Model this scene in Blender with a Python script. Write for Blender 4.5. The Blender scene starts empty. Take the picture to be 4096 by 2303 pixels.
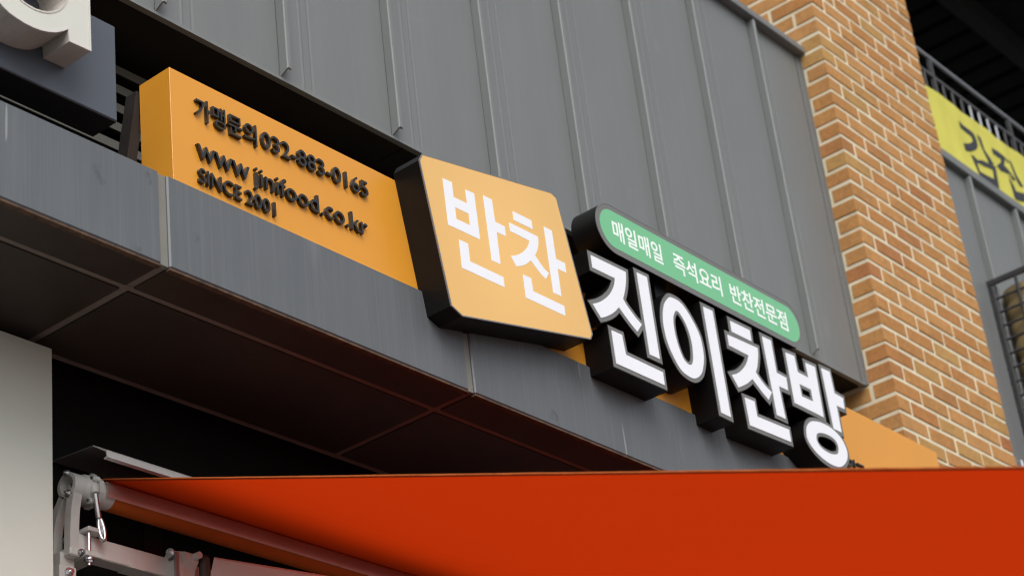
import bpy, bmesh, math, random
from mathutils import Vector, Matrix
from mathutils.geometry import tessellate_polygon
random.seed(7)
S = bpy.context.scene
C = S.collection
EYE = 1.6            # heights in the tables below are measured from eye level; obj() adds this

# ------------------------------------------------------------------ camera, sky, sun, exposure
cam = bpy.data.cameras.new('camera')
cam.sensor_width = 36.0
cam.lens = 74.12
cam.clip_start = 0.05
cam.clip_end = 2000
cam.dof.use_dof = True
cam.dof.focus_distance = 5.0
cam.dof.aperture_fstop = 4.5
S.cycles.filter_width = 1.15
co = bpy.data.objects.new('camera', cam)
C.objects.link(co)
R_ = Vector((0.63454402, -0.76526448, -0.10827818))
D_ = Vector((0.30191205, 0.37439176, -0.87674393))
F_ = Vector((0.71147945, 0.52364213, 0.46861062))
m = Matrix.Identity(4)
for i in range(3):
    m[i][0] = R_[i]; m[i][1] = -D_[i]; m[i][2] = -F_[i]
m[2][3] = EYE
co.matrix_world = m
S.camera = co

SUN_EL, SUN_AZ = 46.0, 218.0       # degrees; azimuth of the sun, clockwise from +Y
w = bpy.data.worlds.new('World'); S.world = w; w.use_nodes = True
wn = w.node_tree; wn.nodes.clear()
sky = wn.nodes.new('ShaderNodeTexSky'); sky.sky_type = 'NISHITA'; sky.sun_disc = False
sky.sun_elevation = math.radians(SUN_EL); sky.sun_rotation = math.radians(SUN_AZ)
sky.air_density = 1.0; sky.dust_density = 4.0; sky.ozone_density = 1.0
hsv = wn.nodes.new('ShaderNodeHueSaturation'); hsv.inputs['Saturation'].default_value = 0.28
bg = wn.nodes.new('ShaderNodeBackground'); bg.inputs['Strength'].default_value = 0.15
wo = wn.nodes.new('ShaderNodeOutputWorld')
wn.links.new(sky.outputs[0], hsv.inputs['Color']); wn.links.new(hsv.outputs[0], bg.inputs[0]); wn.links.new(bg.outputs[0], wo.inputs[0])
sun = bpy.data.lights.new('sun', 'SUN'); sun.energy = 1.1; sun.angle = math.radians(50); sun.color = (1.0, 0.965, 0.92)
so = bpy.data.objects.new('sun', sun); C.objects.link(so)
a, e = math.radians(SUN_AZ), math.radians(SUN_EL)
sd = Vector((math.sin(a) * math.cos(e), math.cos(a) * math.cos(e), math.sin(e)))
so.rotation_euler = sd.to_track_quat('Z', 'Y').to_euler(); so.location = (0, -6, 9)
S.view_settings.view_transform = 'Standard'; S.view_settings.look = 'None'
S.view_settings.exposure = 0.2; S.view_settings.gamma = 1.0; S.view_settings.use_curve_mapping = False

# ------------------------------------------------------------------ materials
MATS = {}
def mat(name, col, rough=0.6, metal=0.0, spec=0.5, coat=0.0, emit=0.0, var=0.0, vscale=6.0, stretch=(1, 1, 1),
        bump=0.0, bscale=60.0, var2=None, emitcol=None, sss=0.0):
    """Principled base with a little stretched noise in colour, roughness and relief."""
    M = bpy.data.materials.new(name); M.use_nodes = True
    N = M.node_tree; b = N.nodes['Principled BSDF']
    b.inputs['Roughness'].default_value = rough; b.inputs['Metallic'].default_value = metal
    b.inputs['Specular IOR Level'].default_value = spec
    b.inputs['Coat Weight'].default_value = coat; b.inputs['Coat Roughness'].default_value = 0.06
    b.inputs['Base Color'].default_value = (*col, 1)
    if emit:
        b.inputs['Emission Color'].default_value = (*(emitcol or col), 1); b.inputs['Emission Strength'].default_value = emit
    tc = N.nodes.new('ShaderNodeTexCoord'); mp = N.nodes.new('ShaderNodeMapping')
    mp.inputs['Scale'].default_value = stretch
    N.links.new(tc.outputs['Object'], mp.inputs['Vector'])
    if var:
        n = N.nodes.new('ShaderNodeTexNoise'); n.inputs['Scale'].default_value = vscale
        n.inputs['Detail'].default_value = 6; n.inputs['Roughness'].default_value = 0.62
        N.links.new(mp.outputs[0], n.inputs['Vector'])
        r = N.nodes.new('ShaderNodeValToRGB')
        r.color_ramp.elements[0].position = 0.28; r.color_ramp.elements[1].position = 0.72
        lo = tuple(c * (1 - var) for c in (var2 or col)); hi = tuple(min(1, c * (1 + var)) for c in col)
        r.color_ramp.elements[0].color = (*lo, 1); r.color_ramp.elements[1].color = (*hi, 1)
        N.links.new(n.outputs['Fac'], r.inputs['Fac']); N.links.new(r.outputs['Color'], b.inputs['Base Color'])
        mr = N.nodes.new('ShaderNodeMapRange'); mr.inputs['To Min'].default_value = max(0.02, rough - 0.08)
        mr.inputs['To Max'].default_value = min(1, rough + 0.08)
        N.links.new(n.outputs['Fac'], mr.inputs['Value']); N.links.new(mr.outputs[0], b.inputs['Roughness'])
    if bump:
        n2 = N.nodes.new('ShaderNodeTexNoise'); n2.inputs['Scale'].default_value = bscale; n2.inputs['Detail'].default_value = 5
        N.links.new(mp.outputs[0], n2.inputs['Vector'])
        bp = N.nodes.new('ShaderNodeBump'); bp.inputs['Strength'].default_value = bump; bp.inputs['Distance'].default_value = 0.002
        N.links.new(n2.outputs['Fac'], bp.inputs['Height']); N.links.new(bp.outputs['Normal'], b.inputs['Normal'])
    MATS[name] = M
    return M

def translucent(name, col, k):
    """cloth that lets some of the daylight on its far side through"""
    N = MATS[name].node_tree; b = N.nodes['Principled BSDF']; out = N.nodes['Material Output']
    t = N.nodes.new('ShaderNodeBsdfTranslucent'); t.inputs['Color'].default_value = (*col, 1)
    mx = N.nodes.new('ShaderNodeMixShader'); mx.inputs[0].default_value = k
    N.links.new(b.outputs[0], mx.inputs[1]); N.links.new(t.outputs[0], mx.inputs[2]); N.links.new(mx.outputs[0], out.inputs['Surface'])

mat('zinc', (0.170, 0.181, 0.184), 0.46, 0.0, 0.5, var=0.06, vscale=3.0, stretch=(2, 2, 0.6), bump=0.35, bscale=3.2)
mat('zinc_seam', (0.185, 0.200, 0.200), 0.5, var=0.06, vscale=5, stretch=(3, 3, 0.5))
mat('fascia', (0.112, 0.124, 0.135), 0.42, 0.0, 0.5, var=0.06, vscale=6.0, stretch=(2.5, 2.5, 0.7), bump=0.03, bscale=30)
mat('sealant', (0.20, 0.195, 0.175), 0.75, var=0.12, vscale=8)
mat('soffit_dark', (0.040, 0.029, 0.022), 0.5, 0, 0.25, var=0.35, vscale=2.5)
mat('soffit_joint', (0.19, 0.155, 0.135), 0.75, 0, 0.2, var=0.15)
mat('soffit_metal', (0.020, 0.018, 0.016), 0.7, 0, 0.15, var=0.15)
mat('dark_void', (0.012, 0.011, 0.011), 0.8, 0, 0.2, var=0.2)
mat('rust_edge', (0.10, 0.055, 0.03), 0.85, var=0.45, vscale=40, var2=(0.05, 0.03, 0.02))
mat('mortar', (0.70, 0.64, 0.475), 0.95, 0, 0.15, var=0.10, vscale=14, bump=0.5, bscale=120)
mat('orange_paint', (0.74, 0.315, 0.028), 0.36, 0, 0.6, var=0.03, vscale=4, bump=0.03, bscale=150)
mat('black_letter', (0.008, 0.0075, 0.0065), 0.26, 0, 0.55, coat=0.25, var=0.25, vscale=30, bump=0.03, bscale=60)
mat('black_can', (0.005, 0.0045, 0.0045), 0.42, 0, 0.22, var=0.25, vscale=18)
mat('grey_rim', (0.17, 0.175, 0.17), 0.45, 0, 0.3, var=0.06, vscale=9)
mat('edge_trim', (0.22, 0.225, 0.235), 0.3, 0.3, 0.5)
mat('white_face', (0.66, 0.67, 0.70), 0.14, 0, 0.5, coat=0.5, emit=0.24, emitcol=(0.88, 0.91, 1.0), var=0.03, vscale=14)
mat('orange_face', (0.58, 0.33, 0.085), 0.12, 0, 0.5, coat=0.6, emit=0.24, emitcol=(1.0, 0.64, 0.24), var=0.015, vscale=3)
mat('green_face', (0.13, 0.43, 0.21), 0.22, 0, 0.5, coat=0.3, emit=0.12, emitcol=(0.28, 0.8, 0.42), var=0.02)
mat('white_print', (0.80, 0.86, 0.83), 0.25, emit=0.12, emitcol=(0.9, 1, 0.95))
mat('ivory_letter', (0.64, 0.645, 0.585), 0.45, var=0.03, vscale=6)
mat('ivory_side', (0.60, 0.57, 0.52), 0.5, var=0.12, vscale=9, var2=(0.5, 0.46, 0.41))
mat('slate_box', (0.085, 0.098, 0.122), 0.42, 0, 0.4, var=0.08, vscale=4)
mat('louver', (0.10, 0.095, 0.08), 0.5, var=0.12)
mat('dark_steel', (0.020, 0.016, 0.015), 0.6, 0.0, 0.3, var=0.3, vscale=20)
mat('white_wall', (0.66, 0.655, 0.59), 0.8, 0, 0.25, var=0.05, vscale=3, bump=0.08, bscale=220)
mat('awning_fabric', (0.34, 0.034, 0.006), 0.85, 0, 0.12, var=0.06, vscale=3, bump=0.12, bscale=900)
translucent('awning_fabric', (0.52, 0.031, 0.002), 0.66)
mat('awning_hem', (0.42, 0.055, 0.010), 0.85, 0, 0.15, var=0.06, vscale=9)
translucent('awning_hem', (0.6, 0.08, 0.01), 0.25)
mat('white_metal', (0.66, 0.63, 0.60), 0.35, 0, 0.5, var=0.05, vscale=12)
mat('hood_sheet', (0.17, 0.17, 0.165), 0.35, 0, 0.5, var=0.08, vscale=10)
mat('roll_cloth', (0.55, 0.115, 0.018), 0.8, 0, 0.2, var=0.08, vscale=12)
mat('satin_metal', (0.62, 0.52, 0.50), 0.38, 0.75, 0.5, var=0.05, vscale=10)
mat('dull_steel', (0.30, 0.30, 0.31), 0.45, 0.6, 0.5, var=0.15, vscale=30)
mat('lip_white', (0.80, 0.79, 0.77), 0.4, 0, 0.5, var=0.03)
mat('binding', (0.50, 0.12, 0.03), 0.9, 0, 0.1, var=0.2, vscale=60)
mat('white_cast', (0.58, 0.57, 0.54), 0.42, 0, 0.5, var=0.08, vscale=25, bump=0.12, bscale=180)
mat('chrome', (0.62, 0.63, 0.65), 0.28, 1.0, 0.5, var=0.1, vscale=40)
mat('dark_rubber', (0.06, 0.06, 0.055), 0.5, var=0.2, vscale=20)
mat('rail_metal', (0.42, 0.44, 0.47), 0.35, 0.6, 0.5, var=0.1)
mat('rail_dark', (0.08, 0.08, 0.085), 0.45, 0.0, 0.4)
mat('yellow_cloth', (0.63, 0.595, 0.12), 0.75, 0, 0.2, var=0.05, vscale=4)
mat('banner_print', (0.035, 0.04, 0.05), 0.7)
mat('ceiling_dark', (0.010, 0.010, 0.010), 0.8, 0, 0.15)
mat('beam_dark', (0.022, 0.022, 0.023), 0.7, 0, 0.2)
mat('cage_steel', (0.035, 0.035, 0.038), 0.4, 0, 0.5, var=0.2, vscale=20)
mat('beige_duct', (0.36, 0.27, 0.13), 0.55, 0, 0.4, var=0.18, vscale=14, bump=0.25, bscale=40)
mat('paving', (0.12, 0.118, 0.112), 0.9, 0, 0.3, var=0.2, vscale=1.5, bump=0.2, bscale=8)
mat('plain_wall', (0.24, 0.24, 0.25), 0.8, var=0.08)

def wear(name, streak=0.0, sx=120.0, sz=2.5, speck=0.0, speck_scale=9.0, dark=0.0, scratch=0.0):
    """fine vertical brushing, pale scuffs, dark flecks and thin scratches laid over a painted metal"""
    N = MATS[name].node_tree; b = N.nodes['Principled BSDF']
    src = b.inputs['Base Color'].links[0].from_socket
    g = N.nodes.new('ShaderNodeNewGeometry')
    def layer(scale3, sc, lo, hi, colour, amount, detail=4, rot=(0, 0, 0)):
        nonlocal src
        mp = N.nodes.new('ShaderNodeMapping'); mp.inputs['Scale'].default_value = scale3; mp.inputs['Rotation'].default_value = rot
        N.links.new(g.outputs['Position'], mp.inputs['Vector'])
        n = N.nodes.new('ShaderNodeTexNoise'); n.inputs['Scale'].default_value = sc; n.inputs['Detail'].default_value = detail
        N.links.new(mp.outputs[0], n.inputs['Vector'])
        r = N.nodes.new('ShaderNodeMapRange'); r.inputs['From Min'].default_value = lo; r.inputs['From Max'].default_value = hi; r.inputs['To Max'].default_value = amount
        N.links.new(n.outputs['Fac'], r.inputs['Value'])
        mx = N.nodes.new('ShaderNodeMix'); mx.data_type = 'RGBA'
        N.links.new(r.outputs[0], mx.inputs[0]); N.links.new(src, mx.inputs[6]); mx.inputs[7].default_value = (*colour, 1)
        src = mx.outputs[2]
    if streak: layer((sx, 3, sz), 1.0, 0.45, 0.75, (0.30, 0.31, 0.32), streak)
    if speck: layer((1, 1, 0.6), speck_scale, 0.66, 0.78, (0.34, 0.34, 0.33), speck, 3)
    if dark: layer((1, 1, 0.7), 17.0, 0.70, 0.78, (0.05, 0.05, 0.055), dark, 3)
    if scratch: layer((45, 3, 2.2), 1.0, 0.735, 0.76, (0.45, 0.45, 0.44), scratch, 2, (0, 0.5, 0))
    N.links.new(src, b.inputs['Base Color'])

def painted_glow(name, near, far, radius):
    """brighter middle painted into the emission of a lit face, fading outwards"""
    N = MATS[name].node_tree; b = N.nodes['Principled BSDF']
    tc = N.nodes.new('ShaderNodeTexCoord'); ln = N.nodes.new('ShaderNodeVectorMath'); ln.operation = 'LENGTH'
    r = N.nodes.new('ShaderNodeMapRange'); r.inputs['From Max'].default_value = radius
    r.interpolation_type = 'SMOOTHSTEP'
    r.inputs['To Min'].default_value = near; r.inputs['To Max'].default_value = far
    N.links.new(tc.outputs['Object'], ln.inputs[0]); N.links.new(ln.outputs['Value'], r.inputs['Value'])
    N.links.new(r.outputs[0], b.inputs['Emission Strength'])

def brick_mat():
    M = bpy.data.materials.new('brick_clay'); M.use_nodes = True
    N = M.node_tree; b = N.nodes['Principled BSDF']; b.inputs['Roughness'].default_value = 0.88
    b.inputs['Specular IOR Level'].default_value = 0.2
    oi = N.nodes.new('ShaderNodeObjectInfo'); r = N.nodes.new('ShaderNodeValToRGB')
    cols = [(0.0, (0.44, 0.215, 0.074)), (0.22, (0.50, 0.262, 0.100)), (0.45, (0.47, 0.238, 0.083)), (0.66, (0.42, 0.190, 0.066)),
            (0.80, (0.465, 0.275, 0.099)), (0.91, (0.44, 0.248, 0.087)), (0.975, (0.39, 0.155, 0.063)), (1.0, (0.27, 0.098, 0.056))]
    el = r.color_ramp.elements
    while len(el) > 1: el.remove(el[-1])
    el[0].position = 0; el[0].color = (*cols[0][1], 1)
    for p, c in cols[1:]:
        q = el.new(p); q.color = (*c, 1)
    N.links.new(oi.outputs['Random'], r.inputs['Fac'])
    g = N.nodes.new('ShaderNodeNewGeometry')
    n = N.nodes.new('ShaderNodeTexNoise'); n.inputs['Scale'].default_value = 60; n.inputs['Detail'].default_value = 8; n.inputs['Roughness'].default_value = 0.7
    N.links.new(g.outputs['Position'], n.inputs['Vector'])
    n3 = N.nodes.new('ShaderNodeTexNoise'); n3.inputs['Scale'].default_value = 9; n3.inputs['Detail'].default_value = 3
    N.links.new(g.outputs['Position'], n3.inputs['Vector'])
    mr = N.nodes.new('ShaderNodeMapRange'); mr.inputs['From Min'].default_value = 0.3; mr.inputs['From Max'].default_value = 0.7
    mr.inputs['To Min'].default_value = 0.80; mr.inputs['To Max'].default_value = 1.14
    N.links.new(n.outputs['Fac'], mr.inputs['Value'])
    mr3 = N.nodes.new('ShaderNodeMapRange'); mr3.inputs['From Min'].default_value = 0.3; mr3.inputs['From Max'].default_value = 0.7
    mr3.inputs['To Min'].default_value = 0.90; mr3.inputs['To Max'].default_value = 1.08
    N.links.new(n3.outputs['Fac'], mr3.inputs['Value'])
    mu = N.nodes.new('ShaderNodeMath'); mu.operation = 'MULTIPLY'
    N.links.new(mr.outputs[0], mu.inputs[0]); N.links.new(mr3.outputs[0], mu.inputs[1])
    vm = N.nodes.new('ShaderNodeVectorMath'); vm.operation = 'SCALE'
    N.links.new(r.outputs['Color'], vm.inputs[0]); N.links.new(mu.outputs[0], vm.inputs['Scale'])
    # pale efflorescence flecks
    n4 = N.nodes.new('ShaderNodeTexNoise'); n4.inputs['Scale'].default_value = 22; n4.inputs['Detail'].default_value = 4
    N.links.new(g.outputs['Position'], n4.inputs['Vector'])
    m4 = N.nodes.new('ShaderNodeMapRange'); m4.inputs['From Min'].default_value = 0.70; m4.inputs['From Max'].default_value = 0.80
    m4.inputs['To Max'].default_value = 0.55
    N.links.new(n4.outputs['Fac'], m4.inputs['Value'])
    mx = N.nodes.new('ShaderNodeMix'); mx.data_type = 'RGBA'
    N.links.new(m4.outputs[0], mx.inputs[0]); N.links.new(vm.outputs[0], mx.inputs[6]); mx.inputs[7].default_value = (0.55, 0.45, 0.33, 1)
    N.links.new(mx.outputs[2], b.inputs['Base Color'])
    bp = N.nodes.new('ShaderNodeBump'); bp.inputs['Strength'].default_value = 0.35; bp.inputs['Distance'].default_value = 0.003
    N.links.new(n.outputs['Fac'], bp.inputs['Height']); N.links.new(bp.outputs['Normal'], b.inputs['Normal'])
    MATS['brick_clay'] = M
brick_mat()
wear('fascia', 0.13, 210.0, 2.2, 0.20, 5.0, 0.6, 0.45)
wear('zinc', 0.05, 60.0, 0.6, 0.14, 7.0, 0.0, 0.10)
painted_glow('orange_face', 0.29, 0.22, 0.36)  # glow painted stronger towards the middle of the light box face
wear('orange_paint', 0, 0, 0, 0.0, 9, 0.10)

# ------------------------------------------------------------------ helpers
def wloc(o):
    v = Vector(o.location)
    while o.parent: o = o.parent; v += o.location
    return v

def thing(name, label, cat, loc, group=None):
    o = bpy.data.objects.new(name, None); o.empty_display_size = 0.1; C.objects.link(o)
    o.location = (loc[0], loc[1], loc[2] + EYE)
    tag(o, label, cat, group); return o

def tag(o, label, cat, group=None):
    o['label'] = label; o['category'] = cat
    if group: o['group'] = group
    return o

def obj(name, vf, material, parent=None, smooth=False, kind=None):
    """vf = (verts, faces) in place; becomes one mesh object with its origin at its own centre."""
    V, F = vf
    V = [Vector((v[0], v[1], v[2] + EYE)) for v in V]
    lo = Vector([min(v[i] for v in V) for i in range(3)]); hi = Vector([max(v[i] for v in V) for i in range(3)])
    c = (lo + hi) / 2
    me = bpy.data.meshes.new(name); me.from_pydata([v - c for v in V], [], F); me.update()
    me.materials.append(MATS[material])
    bm = bmesh.new(); bm.from_mesh(me); bmesh.ops.recalc_face_normals(bm, faces=bm.faces); bm.to_mesh(me); bm.free()
    if smooth:
        for p in me.polygons: p.use_smooth = True
        me.set_sharp_from_angle(angle=math.radians(40))
    o = bpy.data.objects.new(name, me); C.objects.link(o)
    o.location = c
    if parent:
        o.parent = parent; o.location = c - wloc(parent)
    if kind: o['kind'] = kind
    return o

def box(x0, x1, y0, y1, z0, z1, bev=0.0):
    if not bev:
        V = [(x, y, z) for z in (z0, z1) for y in (y0, y1) for x in (x0, x1)]
        return V, [(0, 2, 3, 1), (4, 5, 7, 6), (0, 1, 5, 4), (2, 6, 7, 3), (0, 4, 6, 2), (1, 3, 7, 5)]
    bm = bmesh.new(); bmesh.ops.create_cube(bm, size=1)
    for v in bm.verts:
        v.co = Vector(((x0 + x1) / 2 + v.co.x * (x1 - x0), (y0 + y1) / 2 + v.co.y * (y1 - y0), (z0 + z1) / 2 + v.co.z * (z1 - z0)))
    bmesh.ops.bevel(bm, geom=list(bm.edges), offset=bev, segments=1, affect='EDGES')
    return take(bm)

def take(bm):
    bm.verts.index_update()
    r = ([tuple(v.co) for v in bm.verts], [tuple(v.index for v in f.verts) for f in bm.faces]); bm.free(); return r

def join(*parts):
    V, F = [], []
    for v, f in parts:
        k = len(V); V += list(v); F += [tuple(i + k for i in q) for q in f]
    return V, F

def prism(poly, y0, y1, holes=()):
    """outline in the facade plane (x, z), extruded in y"""
    loops = [list(poly)] + [list(h) for h in holes]
    flat = [p for l in loops for p in l]; n = len(flat)
    tri = tessellate_polygon([[Vector((p[0], p[1], 0)) for p in l] for l in loops])
    V = [(p[0], y0, p[1]) for p in flat] + [(p[0], y1, p[1]) for p in flat]
    F = [tuple(t) for t in tri] + [tuple(i + n for i in reversed(t)) for t in tri]
    k = 0
    for l in loops:
        m_ = len(l)
        for i in range(m_):
            a_, b_ = k + i, k + (i + 1) % m_
            F.append((a_, b_, b_ + n, a_ + n))
        k += m_
    return V, F

def prism_x(poly, x0, x1, holes=()):
    """outline in the section plane (y, z), extruded along the facade"""
    V, F = prism(poly, 0, 1, holes)
    return [((x0 if v[1] == 0 else x1), v[0], v[2]) for v in V], F

def tube(pts, r, n=10, caps=True):
    pts = [Vector(p) for p in pts]; V, F = [], []
    rs = r if isinstance(r, (list, tuple)) else [r] * len(pts)
    prev = None
    for i, p in enumerate(pts):
        d = (pts[min(i + 1, len(pts) - 1)] - pts[max(i - 1, 0)]).normalized()
        u = prev - d * prev.dot(d) if prev else d.orthogonal()
        u.normalize(); prev = u; v_ = d.cross(u)
        for k in range(n):
            t = 2 * math.pi * k / n
            V.append(tuple(p + (u * math.cos(t) + v_ * math.sin(t)) * rs[i]))
    for i in range(len(pts) - 1):
        for k in range(n):
            F.append((i * n + k, i * n + (k + 1) % n, (i + 1) * n + (k + 1) % n, (i + 1) * n + k))
    if caps:
        F.append(tuple(range(n - 1, -1, -1))); F.append(tuple(range((len(pts) - 1) * n, len(pts) * n)))
    return V, F

def area(poly): return 0.5 * sum(poly[i][0] * poly[(i + 1) % len(poly)][1] - poly[(i + 1) % len(poly)][0] * poly[i][1] for i in range(len(poly)))

def grow(poly, d):
    """mitred offset; d > 0 makes the outline larger"""
    s = 1 if area(poly) > 0 else -1
    n = len(poly); out = []
    for i in range(n):
        p0, p1, p2 = Vector(poly[i - 1]), Vector(poly[i]), Vector(poly[(i + 1) % n])
        e1, e2 = (p1 - p0).normalized(), (p2 - p1).normalized()
        n1, n2 = Vector((e1.y, -e1.x)) * s, Vector((e2.y, -e2.x)) * s
        b_ = n1 + n2
        k = 2 * d / max(b_.length_squared, 0.45)
        out.append(tuple(p1 + b_ * k))
    return out

def smooth_loop(poly, k=4):
    n = len(poly); out = []
    for i in range(n):
        p0, p1, p2, p3 = [Vector(poly[(i + j) % n]) for j in (-1, 0, 1, 2)]
        for t in [j / k for j in range(k)]:
            out.append(tuple(0.5 * ((2 * p1) + (p2 - p0) * t + (2 * p0 - 5 * p1 + 4 * p2 - p3) * t * t + (3 * p1 - p0 - 3 * p2 + p3) * t ** 3)))
    return out

def smooth_mixed(poly, k=4):
    """rounds the gently turning runs of an outline and keeps its true corners"""
    n = len(poly); P = [Vector(p) for p in poly]; out = []
    def corner(i):
        a_ = P[i % n] - P[(i - 1) % n]; b_ = P[(i + 1) % n] - P[i % n]
        return a_.angle(b_) > math.radians(33)
    for i in range(n):
        c1, c2 = corner(i), corner(i + 1)
        p1, p2 = P[i], P[(i + 1) % n]
        out.append(tuple(p1))
        if (c1 and c2) or (p2 - p1).length < 1e-5: continue
        p0 = P[i - 1] if not c1 else p1 * 2 - p2
        p3 = P[(i + 2) % n] if not c2 else p2 * 2 - p1
        for j in range(1, k):
            t = j / k
            out.append(tuple(0.5 * ((2 * p1) + (p2 - p0) * t + (2 * p0 - 5 * p1 + 4 * p2 - p3) * t * t + (3 * p1 - p0 - 3 * p2 + p3) * t ** 3)))
    return out

def arc(cx, cy, r, a0, a1, n):
    return [(cx + r * math.cos(math.radians(a0 + (a1 - a0) * i / n)), cy + r * math.sin(math.radians(a0 + (a1 - a0) * i / n))) for i in range(n + 1)]

# lettering: the built-in font, one mesh per character, fitted to a box on the sign
FO = None
def glyph_mesh(ch, off=0.0):
    global FO
    if FO is None:
        cu = bpy.data.curves.new('type', 'FONT'); FO = bpy.data.objects.new('type', cu); C.objects.link(FO)
    FO.data.body = ch; FO.data.offset = off; FO.data.resolution_u = 3; FO.data.fill_mode = 'FRONT'
    dg = bpy.context.evaluated_depsgraph_get(); dg.update()
    me = bpy.data.meshes.new_from_object(FO.evaluated_get(dg))
    V = [tuple(v.co) for v in me.vertices]; F = [tuple(p.vertices) for p in me.polygons]
    bpy.data.meshes.remove(me); return V, F

def ext(V, i): return min(v[i] for v in V), max(v[i] for v in V)

def word(text, x0, x1, zb, zt, y_front, y_back, material, parent, name='letter', off=0.012, ref=None, slope=0.0):
    """one child per character; the word spans x0..x1, the reference character spans zb..zt"""
    full = glyph_mesh(text, off); fx = ext(full[0], 0)
    rz = ext(glyph_mesh(ref or text, off)[0], 1)
    sx = (x1 - x0) / (fx[1] - fx[0]); sz = (zt - zb) / (rz[1] - rz[0])
    for i, ch in enumerate(text):
        if ch == ' ': continue
        V, F = glyph_mesh(ch, off)
        right = ext(glyph_mesh(text[:i + 1], off)[0], 0)[1]; cx = ext(V, 0)
        dx = right - cx[1]
        bm = bmesh.new(); bv = [bm.verts.new((x0 + (v[0] + dx - fx[0]) * sx, y_front, zb + (v[1] - rz[0]) * sz + slope * (v[0] + dx - fx[0]) * sx)) for v in V]
        for f in F:
            try: bm.faces.new([bv[k] for k in f])
            except ValueError: pass
        bmesh.ops.remove_doubles(bm, verts=bm.verts, dist=1e-5)
        if y_back is not None:
            g = bmesh.ops.extrude_face_region(bm, geom=list(bm.faces))
            for v in g['geom']:
                if isinstance(v, bmesh.types.BMVert): v.co.y = y_back
        obj(name, take(bm), material, parent)

# ------------------------------------------------------------------ measured outlines (x along the facade, z above eye level)
JIN = [('jieut', [(4.1564, 2.7213), (4.3153, 2.7246), (4.3130, 2.7082), (4.3072, 2.6867), (4.2976, 2.6607), (4.2822, 2.6297), (4.2966, 2.6137), (4.3168, 2.5980), (4.3332, 2.5865), (4.3554, 2.5749), (4.3287, 2.5442), (4.3074, 2.5567), (4.2830, 2.5741), (4.2557, 2.5952), (4.2312, 2.5727), (4.2065, 2.5551), (4.1829, 2.5416), (4.1626, 2.5321), (4.1330, 2.5640), (4.1583, 2.5763), (4.1847, 2.5928), (4.2098, 2.6131), (4.2307, 2.6345), (4.2456, 2.6557), (4.2546, 2.6732), (4.2571, 2.6848), (4.1568, 2.6829)], []), ('bar', [(4.3716, 2.7435), (4.4192, 2.7446), (4.4195, 2.4892), (4.3737, 2.4891)], []), ('foot', [(4.2042, 2.5083), (4.2506, 2.5089), (4.2554, 2.4511), (4.4246, 2.4502), (4.4237, 2.4109), (4.2047, 2.4094)], [])]
I = [('ring', [(4.5290, 2.7181), (4.5789, 2.7149), (4.6208, 2.6788), (4.6498, 2.6316), (4.6523, 2.5729), (4.6391, 2.5327), (4.6215, 2.5045), (4.5902, 2.4820), (4.5588, 2.4774), (4.5213, 2.4868), (4.4941, 2.5169), (4.4741, 2.5557), (4.4673, 2.5989), (4.4707, 2.6391), (4.4837, 2.6763), (4.5053, 2.7034)], [[(4.5420, 2.6793), (4.5275, 2.6612), (4.5205, 2.6391), (4.5187, 2.6058), (4.5244, 2.5685), (4.5382, 2.5339), (4.5546, 2.5196), (4.5719, 2.5185), (4.5859, 2.5277), (4.5948, 2.5483), (4.6001, 2.5827), (4.5975, 2.6181), (4.5855, 2.6505), (4.5679, 2.6713), (4.5549, 2.6802)]]), ('bar', [(4.6951, 2.7446), (4.7429, 2.7456), (4.7433, 2.4059), (4.6963, 2.4070)], [])]
CHAN = [('cap', [(4.8330, 2.7435), (4.9378, 2.7459), (4.9364, 2.7088), (4.8326, 2.7074)], []), ('chieut', [(4.8048, 2.6888), (4.9653, 2.6956), (4.9619, 2.6749), (4.9523, 2.6479), (4.9414, 2.6240), (4.9284, 2.6044), (4.9506, 2.5860), (4.9738, 2.5709), (5.0014, 2.5612), (4.9760, 2.5287), (4.9489, 2.5433), (4.9215, 2.5620), (4.9022, 2.5748), (4.8758, 2.5551), (4.8495, 2.5388), (4.8150, 2.5212), (4.7894, 2.5533), (4.8169, 2.5656), (4.8430, 2.5820), (4.8715, 2.6059), (4.8918, 2.6291), (4.9050, 2.6519), (4.8040, 2.6530)], []), ('bar', [(5.0059, 2.7478), (5.0533, 2.7490), (5.0521, 2.6408), (5.1047, 2.6395), (5.1018, 2.5971), (5.0501, 2.5955), (5.0550, 2.4891), (5.0090, 2.4891)], []), ('foot', [(4.8411, 2.4964), (4.8909, 2.4987), (4.8913, 2.4505), (5.0629, 2.4567), (5.0616, 2.4168), (4.8442, 2.4092)], [])]
BANG = [('bieup', [(5.1288, 2.7328), (5.1799, 2.7363), (5.1820, 2.6826), (5.2431, 2.6815), (5.2422, 2.7332), (5.2975, 2.7353), (5.2914, 2.5624), (5.1278, 2.5633)], [[(5.1781, 2.6416), (5.2450, 2.6416), (5.2446, 2.6016), (5.1795, 2.6001)]]), ('bar', [(5.3380, 2.7437), (5.3873, 2.7464), (5.3910, 2.6734), (5.4406, 2.6706), (5.4366, 2.6311), (5.3889, 2.6305), (5.3870, 2.5378), (5.3420, 2.5383)], []), ('ring', [(5.2165, 2.5278), (5.2636, 2.5373), (5.3134, 2.5368), (5.3551, 2.5273), (5.3826, 2.5089), (5.3965, 2.4834), (5.3927, 2.4564), (5.3728, 2.4318), (5.3402, 2.4110), (5.3014, 2.4033), (5.2528, 2.4063), (5.2081, 2.4196), (5.1767, 2.4396), (5.1651, 2.4617), (5.1723, 2.4923), (5.1899, 2.5133)], [[(5.2235, 2.4827), (5.2351, 2.4929), (5.2627, 2.5016), (5.3025, 2.5046), (5.3341, 2.4987), (5.3484, 2.4833), (5.3466, 2.4666), (5.3349, 2.4522), (5.3036, 2.4422), (5.2645, 2.4412), (5.2342, 2.4489), (5.2201, 2.4642)]])]
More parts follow.
